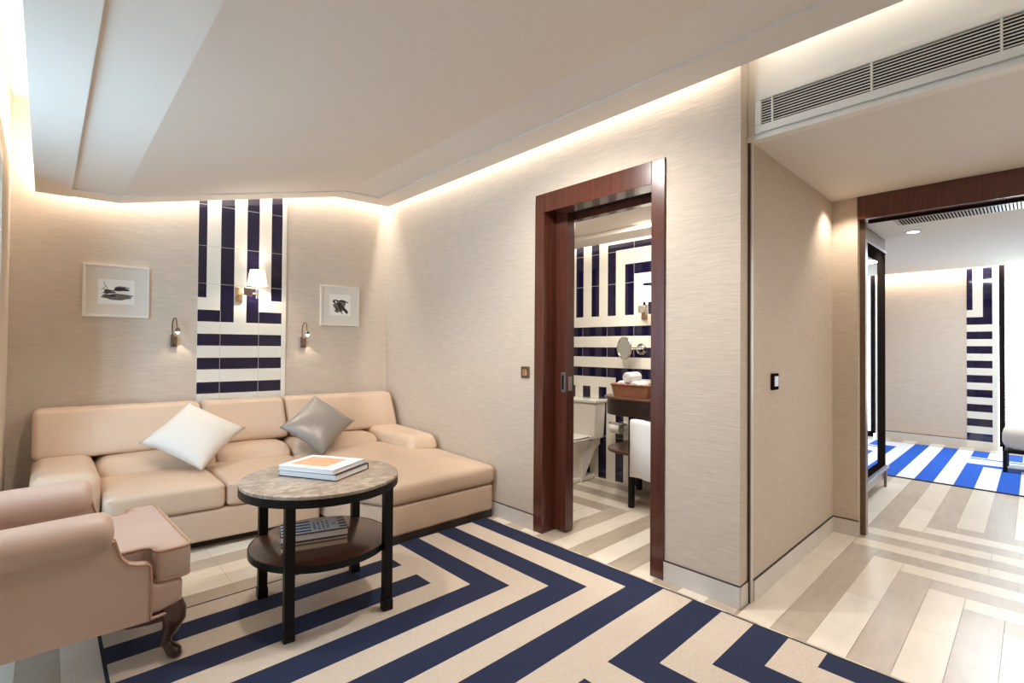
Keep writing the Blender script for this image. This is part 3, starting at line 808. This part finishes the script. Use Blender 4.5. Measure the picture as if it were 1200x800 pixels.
mk('pale book with a tan cover, lowest on the table shelf', zs+.0004, .024, 'covertan', 'page2', ly=.19)
mk('thin dark covered book in the middle of the stack on the table shelf', zs+.0248, .017, 'coverdark', 'page2', ly=.185, lx=.298)
t, cv = mk('book with striped cover and title panel, topmost on the table shelf', zs+.0422, .033, 'maroon', 'page', ly=.18)
def cov(name, mat, *rects):
    w = MB()
    for i, (a, b, c_, d) in enumerate(rects): w.box(a, b, -d, -c_, .0331, .0334+.0003*(mat != 'bookwhite'))
    obj(name, w, mat, cv)
cov('cover_panel', 'bookwhite', (.004, .298, .012, .172))
cov('cover_stripes', 'spine_blue', *[(.165, .297, .030+.042*k, .048+.042*k) for k in range(4)])
cov('cover_bars', 'maroon', *[(.005, .036, .030+.042*k, .048+.042*k) for k in range(4)])
rr_ = []
for xx in (.148, .128, .108, .088):
    v = .03+random.random()*.012
    while v < .15:
        l = .006+random.random()*.006; rr_.append((xx-.006, xx+.006, v, min(v+.0045, .155))); v += .0085 if random.random() < .78 else .016
rr_.append((.05, .068, .086, .092))
cov('cover_lettering', 'spine_blue', *rr_)

# ------------------------------------------------------------------ framed prints
def frame(label, s0, s1, z0, z1, art):
    p = wor((s0+s1)/2, .002, (z0+z1)/2)
    t = thing('framed_print', label, 'picture', p, BA, 'framed prints over the sofa')
    a = (s1-s0)/2; b = (z1-z0)/2
    w = MB(); fw = .018
    for q in ((-a, a, -.026, 0, b-fw, b), (-a, a, -.026, 0, -b, -b+fw), (-a, -a+fw, -.026, 0, -b+fw, b-fw), (a-fw, a, -.026, 0, -b+fw, b-fw)): w.rbox(*q, r=.002, n=(1, 1, 1), seg=1)
    obj('frame', w, 'frame_w', t)
    w = MB(); w.box(-a+fw, a-fw, -.014, -.002, -b+fw, b-fw); obj('mat_board', w, 'mat', t)
    k, m_, zc = art
    w = MB(); w.box(-k, k, -.0148, -.014, zc-m_, zc+m_); pp = obj('print', w, 'print', t)
    return t, pp
def blobs(w, pts, y, mi=0):
    for x, z, rx, rz, an in pts:
        n = 10; vs = []
        for k in range(n):
            q = 2*pi*k/n; r = 1+.25*sin(3*q+x*90); u, v = rx*cos(q)*r, rz*sin(q)*r
            vs.append((x+u*cos(an)-v*sin(an), y, z+u*sin(an)+v*cos(an)))
        w.add(vs, [tuple(range(n))], mi)
t, pp = frame('wide white frame with a small sailing ship sketch, left over the sofa', -2.352, -1.961, 1.494, 1.884, (.107, .092, -.005))
w = MB()
blobs(w, [(.025, .015, .048, .014, .0), (-.03, -.036, .03, .005, 0), (-.045, .002, .028, .005, .1), (-.05, -.014, .022, .006, 0), (-.065, .008, .014, .003, -.4)], -.0152)
w.tube([(-.075, -.0152, .066), (-.052, -.0152, .012)], .0016, n=5); w.tube([(-.062, -.0152, .035), (-.088, -.0152, .008)], .0014, n=5)
obj('ink_ship', w, 'ink', pp)
w = MB(); blobs(w, [(.0, -.050, .088, .014, 0), (.02, -.032, .072, .014, .03), (-.05, -.035, .038, .010, 0), (-.045, -.006, .036, .016, .0), (.03, .03, .045, .008, 0)], -.0150); obj('ink_sea', w, 'ink2', pp)
t, pp = frame('narrower white frame with a bold black brush drawing, right over the sofa', -.670, -.299, 1.485, 1.868, (.10, .10, .01))
w = MB()
blobs(w, [(-.055, .035, .022, .010, -.9), (-.035, .05, .03, .007, -.2), (.03, .045, .05, .010, -.15), (-.01, .0, .05, .010, -1.1), (.02, -.01, .07, .010, -.95), (.05, -.035, .05, .010, -.9), (-.03, -.03, .03, .007, -1.3), (.01, -.055, .03, .006, -1.0)], -.0152)
obj('ink_strokes', w, 'ink', pp)
w = MB(); blobs(w, [(.0, .0, .06, .05, .4), (-.03, -.04, .02, .03, .2)], -.0150); obj('ink_wash', w, 'ink2', pp)

# ------------------------------------------------------------------ wall lamps
def sconce(label, loc, rz, mirror=1, group='shaded wall lamps', dz=.015, pw=5):
    t = thing('wall_lamp', label, 'wall lamp', loc, rz, group)     # local: x along wall, -y into room, z up; origin at plate centre
    w = MB(); w.rbox(-.03, .03, -.018, 0, -.065, .065, r=.004, n=(1, 1, 1), seg=2); obj('back_plate', w, 'brass', t, 40)
    w = MB(); w.tube([(0, -.018, 0), (0, -.06, 0)], .008, n=12); w.tube([(0, -.055, 0), (mirror*.11, -.12, .01)], .006, n=12)
    obj('arm', w, 'brass', t, 40)
    w = MB(); w.lathe([(.012, -.03), (.012, .06+dz), (.009, .065+dz)], c=(mirror*.118, -.125, .0), n=16); obj('lamp_holder', w, 'chrome', t, 40)
    w = MB(); w.rbox(mirror*.05-.034, mirror*.05+.034, -.13, -.122, -.01, .055, r=.002, n=(1, 1, 1), seg=1); obj('deflector', w, 'chrome', t)
    w = MB(); w.lathe([(.079, .065), (.077, .066), (.057, .195), (.055, .195), (.053, .19), (.075, .07)], c=(mirror*.118, -.125, dz), n=36, caps=False); obj('lamp_shade', w, 'shade', t, 50)
    l = bpy.data.lights.new('sconce_bulb', 'POINT'); l.energy = pw; l.color = WARM; l.shadow_soft_size = .03
    lo = bpy.data.objects.new('sconce_bulb', l); COL.objects.link(lo); lo.parent = t; lo.location = (mirror*.118, -.125, .13)
    return t
p = wor(-1.345, .006, 1.72); sconce('brass wall lamp with white tapered shade on the striped tile strip over the sofa', p, BA, 1)
sconce('brass wall lamp with white shade on the striped bathroom wall', (4.05, 2.49, 1.625), -pi/2, .8, dz=.03, pw=.8)
def reading(label, s, z):
    t = thing('reading_lamp', label, 'reading lamp', wor(s, 0, z), BA, 'reading lamps over the sofa')
    w = MB(); w.rbox(-.023, .023, -.03, 0, -.05, .05, r=.005, n=(1, 1, 1), seg=2); bp = obj('bracket', w, 'bronze', t, 40)
    w = MB(); w.lathe([(.008, 0), (.008, -.008), (.004, -.01)], c=(.0, -.03, -.028), n=12, ax='y'); obj('switch_knob', w, 'black', bp, 40)
    w = MB(); pts = [(-.008, -.015, .05), (-.012, -.02, .09), (-.012, -.03, .14), (-.006, -.045, .172), (.006, -.06, .178), (.012, -.07, .165), (.014, -.075, .13), (.016, -.078, .10), (.02, -.078, .085)]
    w.tube(pts, .0048, n=10); obj('gooseneck', w, 'bronze', t, 60)
    w = MB(); w.lathe([(.006, .105), (.014, .095), (.016, .072), (.014, .070)], c=(.02, -.078, 0), n=16); hd = obj('lamp_head', w, 'bronze', t, 40)
    w = MB(); w.lathe([(.001, .079), (.0125, .074), (.013, .064), (.008, .056), (.001, .054)], c=(.02, -.080, 0), n=14); obj('led_lens', w, 'bulb', hd, 60)
    l = bpy.data.lights.new('reading_led', 'SPOT'); l.energy = .9; l.spot_size = 1.6; l.color = WARM; l.shadow_soft_size = .008
    lo = bpy.data.objects.new('reading_led', l); COL.objects.link(lo); lo.parent = t; lo.location = (.02, -.08, .045)
reading('small bronze gooseneck reading lamp beside the ship sketch', -1.797, 1.325)
reading('small bronze gooseneck reading lamp left of the brush drawing', -.817, 1.325)

# ------------------------------------------------------------------ switches
t = thing('light_switch', 'square bronze light switch beside the bathroom door frame', 'switch', (2.532, 2.535, 1.113))
w = MB(); w.rbox(-.009, 0, -.042, .042, -.042, .042, r=.003, n=(1, 1, 1), seg=1); obj('plate', w, 'bronze', t)
w = MB(); w.rbox(-.013, -.008, -.022, .022, -.024, .024, r=.002, n=(1, 1, 1), seg=1); obj('rocker', w, 'brass', t)
t = thing('thermostat', 'small dark framed wall controller with pale screen in the passage', 'thermostat', (2.945, 1.0, 1.113))
w = MB(); w.rbox(-.045, .045, -.014, 0, -.045, .045, r=.004, n=(1, 1, 1), seg=1); obj('plate', w, 'dark', t)
w = MB(); w.rbox(-.026, .03, -.017, -.013, -.026, .03, r=.002, n=(1, 1, 1), seg=1); obj('screen', w, 'switchface', t)

# ------------------------------------------------------------------ bathroom
T = thing('toilet', 'white close-coupled toilet in the bathroom beyond the sliding door', 'toilet', (4.05, 3.13, 0))
def lerp(a, b, k): return a+(b-a)*k
w = MB()
def tf(x, y, z):
    k = (z-.40)/.36
    return (x*lerp(.88, 1, k) if x < -.05 else x, y*lerp(.90, 1, k), z)
w.rbox(-.19, -.004, -.21, .21, .40, .755, r=.02, n=(2, 4, 4), fn=tf); tank = obj('tank', w, 'porcelain', T, 50)
w = MB(); w.rbox(-.20, -.002, -.222, .222, .755, .792, r=.012, n=(2, 4, 1)); obj('tank_lid', w, 'porcelain', T, 50)
bo = [(-.17, -.17), (-.30, -.185), (-.45, -.18), (-.58, -.12), (-.64, 0), (-.58, .12), (-.45, .18), (-.30, .185), (-.17, .17)]
w = MB(); lv = [(.0, .62, -.30), (.03, .60, -.30), (.10, .55, -.31), (.20, .60, -.31), (.30, .82, -.34), (.37, .98, -.36), (.40, 1, -.37)]
n = 40; ov = rpoly(bo, .08, 4); n = len(ov); vs = []
for z, sc, cx in lv:
    for x, y in ov: vs.append((cx+(x+.38)*sc, y*sc, z))
fs = [tuple(range(n-1, -1, -1)), tuple(range((len(lv)-1)*n, len(lv)*n))]
for l in range(len(lv)-1):
    for i in range(n): fs.append((l*n+i, l*n+(i+1) % n, (l+1)*n+(i+1) % n, (l+1)*n+i))
w.add(vs, fs)
w.prism([(-.30, .37), (-.02, .40), (-.02, .34), (-.10, .30), (-.22, .12), (-.30, .0)], -.15, .15, ax='y')
w.rbox(-.42, -.06, -.125, .125, 0, .05, r=.015, n=(2, 2, 1))
obj('bowl', w, 'porcelain', T, 50)
w = MB(); w.pad([(x, y) for x, y in ov], .402, .424, r=.009, puff=.0, ctr=(-.38, 0), rings=2); st = obj('seat', w, 'porcelain', T, 50)
w = MB(); w.pad([(x+.002, y*.99) for x, y in ov], .426, .448, r=.010, puff=.006, ctr=(-.38, 0), rings=4); obj('seat_lid', w, 'porcelain', T, 50)
w = MB(); w.tube([(-.20, -.19, .425), (-.20, .19, .425)], .016, n=12); obj('seat_hinge', w, 'porcelain', st, 50)

V = thing('vanity', 'dark wooden vanity console with rounded end and black legs', 'vanity', (3.75, 2.0, 0))
vo = dense(rpoly([(3.43-3.75, 1.2-2.0), (4.048-3.75, 1.2-2.0), (4.048-3.75, 2.62-2.0), (3.43-3.75, 2.62-2.0)], [.01, .01, .01, .34], 10), .1)
def ins(o, d, c=(.05, -.1)): return [(x+(c[0]-x)*d, y+(c[1]-y)*d) for x, y in o]
w = MB(); w.pad(vo, .865, .885, r=.006, rings=2); obj('counter', w, 'granite' if False else 'walnut', V, 40)
w = MB(); w.pad(ins(vo, .03), .735, .865, r=.004, rings=2); obj('apron', w, 'espresso', V, 40)
w = MB(); w.pad(ins(vo, .04), .42, .445, r=.005, rings=2); obj('shelf', w, 'walnut', V, 40)
for x, y in ((3.48, 2.258), (3.48, 1.35), (3.98, 2.5), (3.98, 1.3)):
    w = MB(); w.rbox(x-.02-3.75, x+.02-3.75, y-.02-2, y+.02-2, 0, .74, r=.003, n=(1, 1, 1), seg=1); obj('leg', w, 'black', V)
w = MB(); w.tube([(3.452-3.75, 2.235-2, .70), (3.425-3.75, 2.235-2, .705), (3.425-3.75, 1.75-2, .705), (3.452-3.75, 1.75-2, .70)], .007, n=10); obj('towel_rail', w, 'chrome', V, 40)
w = MB()
prof = [(.012, -.44), (.018, -.2), (.017, -.02), (.012, .008), (0, .014), (-.012, .008), (-.017, -.02), (-.018, -.15), (-.016, -.40)]
vs = []; ny = 12
for j in range(ny+1):
    y = 2.228-.36*j/ny
    for a, b in prof: vs.append((3.425-a, y+.004*sin(b*9+j), .706+b+.006*sin(j*.7)))
fs = []
k = len(prof)
for j in range(ny):
    for i in range(k-1): fs.append((j*k+i, j*k+i+1, (j+1)*k+i+1, (j+1)*k+i))
w.add(vs, fs); o = obj('hand_towel', w, 'towel', None, 70)
mod = o.modifiers.new('thickness', 'SOLIDIFY'); mod.thickness = .008; mod.offset = 0
tag(o, 'white hand towel hanging on the front rail of the vanity', 'towel')
# basket with rolled towels
B = thing('basket', 'brown wicker basket of rolled towels on the vanity', 'basket', (3.66, 2.34, .886))
w = MB(); bo_ = dense(rpoly([(-.10, -.185), (.10, -.185), (.10, .185), (-.10, .185)], .03, 4), .03)
n = len(bo_); lev = [(0, .90), (.03, .95), (.07, 1.0), (.096, 1.03)]
vs = []
for z, s_ in lev:
    for i, (x, y) in enumerate(bo_): vs.append((x*s_+.002*(i % 2)*(1 if z else 0), y*s_, z))
for z, s_ in ((.096, .97), (.012, .86)):
    for x, y in bo_: vs.append((x*s_, y*s_, z))
L_ = 6; fs = [tuple(range(n-1, -1, -1)), tuple(range((L_-1)*n, L_*n))]
for l in range(L_-1):
    for i in range(n): fs.append((l*n+i, l*n+(i+1) % n, (l+1)*n+(i+1) % n, (l+1)*n+i))
w.add(vs, fs); obj('body', w, 'wicker', B)
w = MB(); w.tube([(x*1.02, y*1.02, .096+.003*(i % 2)) for i, (x, y) in enumerate(bo_)], .009, n=8, closed=True); obj('rim', w, 'wicker', B, 50)
def roll(label, loc, r=.05, ln=.17):
    t = thing('rolled_towel', label, 'towel', loc, 0, 'rolled towels in the basket')
    w = MB(); w.lathe([(r*.9, -ln/2), (r, -ln/2+.01), (r, ln/2-.01), (r*.9, ln/2)], n=24, ax='x'); obj('roll', w, 'towel', t, 40)
    w = MB(); sp = []
    for k in range(40): a = k*.42; q = .008+(r*.82-.008)*k/40; sp.append((-ln/2-.001, q*cos(a), q*sin(a)))
    w.tube(sp, .0026, n=6); obj('spiral_gap_shade', w, 'grout', t, 60)  # darker spiral paints the shade between the towel layers
roll('rolled white towel in the wicker basket, left of the lower two', (3.655, 2.43, .886+.082), .048)
roll('rolled white towel in the wicker basket, right of the lower two', (3.655, 2.30, .886+.082), .048)
roll('rolled white towel lying on top of the other two rolls in the basket', (3.655, 2.368, .886+.160), .044)
# paper holder
t = thing('paper_holder', 'chrome toilet paper holder on a white tile plate', 'paper holder', (4.05, 2.69, .53))
w = MB(); w.rbox(-.012, 0, -.05, .05, -.06, .05, r=.003, n=(1, 1, 1), seg=1); obj('wall_plate', w, 'white_tile', t)
w = MB(); w.tube([(-.012, -.02, .03), (-.075, -.02, .035), (-.08, -.02, .0), (-.08, .13, .0)], .006, n=10); obj('arm', w, 'chrome', t, 50)
w = MB(); w.prism([(.06*cos(a), .06*sin(a)) for a in [pi*.22+pi*.5*k/10 for k in range(11)]]+[(.057*cos(a), .057*sin(a)) for a in [pi*.72-pi*.5*k/10 for k in range(11)]], -.03, .12, ax='y', fn=lambda x, y, z: (x-.08, y, z)); obj('hood', w, 'chrome', t, 40)
w = MB(); w.lathe([(.018, -.05), (.05, -.05), (.05, .05), (.018, .05)], n=28, ax='y'); o = obj('toilet_roll', w, 'paper_roll', None, 40); o.location = (3.97, 2.74, .53)
tag(o, 'white toilet paper roll on the chrome holder', 'toilet roll')
# shaving mirror
t = thing('magnifying_mirror', 'round chrome magnifying mirror on a swing arm on the striped bathroom wall', 'mirror', (4.05, 2.52, 1.285))
w = MB(); w.lathe([(.055, 0), (.055, -.012), (.03, -.02), (.03, -.03)], n=28, ax='x'); obj('wall_rose', w, 'chrome', t, 40)
w = MB(); w.tube([(-.03, 0, 0), (-.07, .01, 0), (-.10, .06, 0), (-.13, .09, .005)], .008, n=12); obj('swing_arm', w, 'chrome', t, 50)
tl = math.radians(14)
def mt(u, v, d=0): return (-.135+u*sin(tl)*1.0-d*cos(tl), .105+u*cos(tl)+d*sin(tl), .01+v)
w = MB(); w.tube([mt(.09*cos(a), .098*sin(a)) for a in [2*pi*k/40 for k in range(40)]], .009, n=10, closed=True); obj('ring', w, 'chrome', t, 60)
w = MB(); n = 40; w.add([mt(.088*cos(2*pi*k/n), .096*sin(2*pi*k/n), .003) for k in range(n)]+[mt(.088*cos(2*pi*k/n), .096*sin(2*pi*k/n), -.004) for k in range(n)], [tuple(range(n)), tuple(range(2*n-1, n-1, -1))]); obj('mirror_glass', w, 'mirror', t)

# ------------------------------------------------------------------ bedroom furniture
t = thing('dressing_mirror', 'tall dark framed mirror over a low granite ledge beside the portal', 'mirror', (5.0, .99, 0))
def mbx(w, x0, x1, y0, y1, z0, z1): w.rbox(x0-5.0, x1-5.0, y0-.99, y1-.99, z0, z1, r=.003, n=(1, 1, 1), seg=1)
w = MB(); mbx(w, 4.25, 5.844, .985, 1.05, 2.10, 2.21); mbx(w, 4.25, 5.844, .985, 1.05, .20, .27); mbx(w, 5.50, 5.844, .985, 1.05, .27, 2.10); mbx(w, 4.25, 4.32, .985, 1.05, .27, 2.10); obj('frame', w, 'dark', t)
w = MB(); mbx(w, 4.32, 5.50, .9862, 1.03, .27, 2.10); obj('mirror_glass', w, 'mirror', t)
w = MB(); mbx(w, 4.25, 5.844, .972, 1.6, 2.21, 2.24); mbx(w, 4.25, 5.844, .985, 1.6, 2.24, 2.345); obj('head_panel', w, 'walnut', t)
w = MB(); mbx(w, 4.25, 5.85, .955, 1.5, .175, .20); obj('ledge', w, 'granite', t)
w = MB(); mbx(w, 4.25, 5.82, .985, 1.01, .08, .175); obj('apron', w, 'walnut', t)
for x in (5.82, 4.30):
    w = MB(); mbx(w, x-.012, x+.012, .97, .994, 0, .176); obj('leg', w, 'steel', t)
w = MB(); mbx(w, 4.25, 5.844, 1.05, 1.55, .20, 2.21); obj('cabinet', w, 'dark', t)
BN = thing('bench', 'low cream upholstered bench with black legs on the blue striped rug', 'bench', (7.44, -.30, .009))
w = MB(); w.rbox(-.03, .47, -.55, .55, .225, .50, r=.11, n=(4, 6, 2), seg=5); obj('seat', w, 'bench', BN, 50)
w = MB(); w.rbox(-.02, .46, -.53, .53, .205, .235, r=.004, n=(1, 1, 1), seg=1); obj('frame', w, 'black', BN)
for x, y in ((.0, .525), (.42, .525), (.0, -.52), (.42, -.52)):
    w = MB(); w.rbox(x-.018, x+.018, y-.018, y+.018, 0, .215, r=.003, n=(1, 1, 1), seg=1); obj('leg', w, 'black', BN)
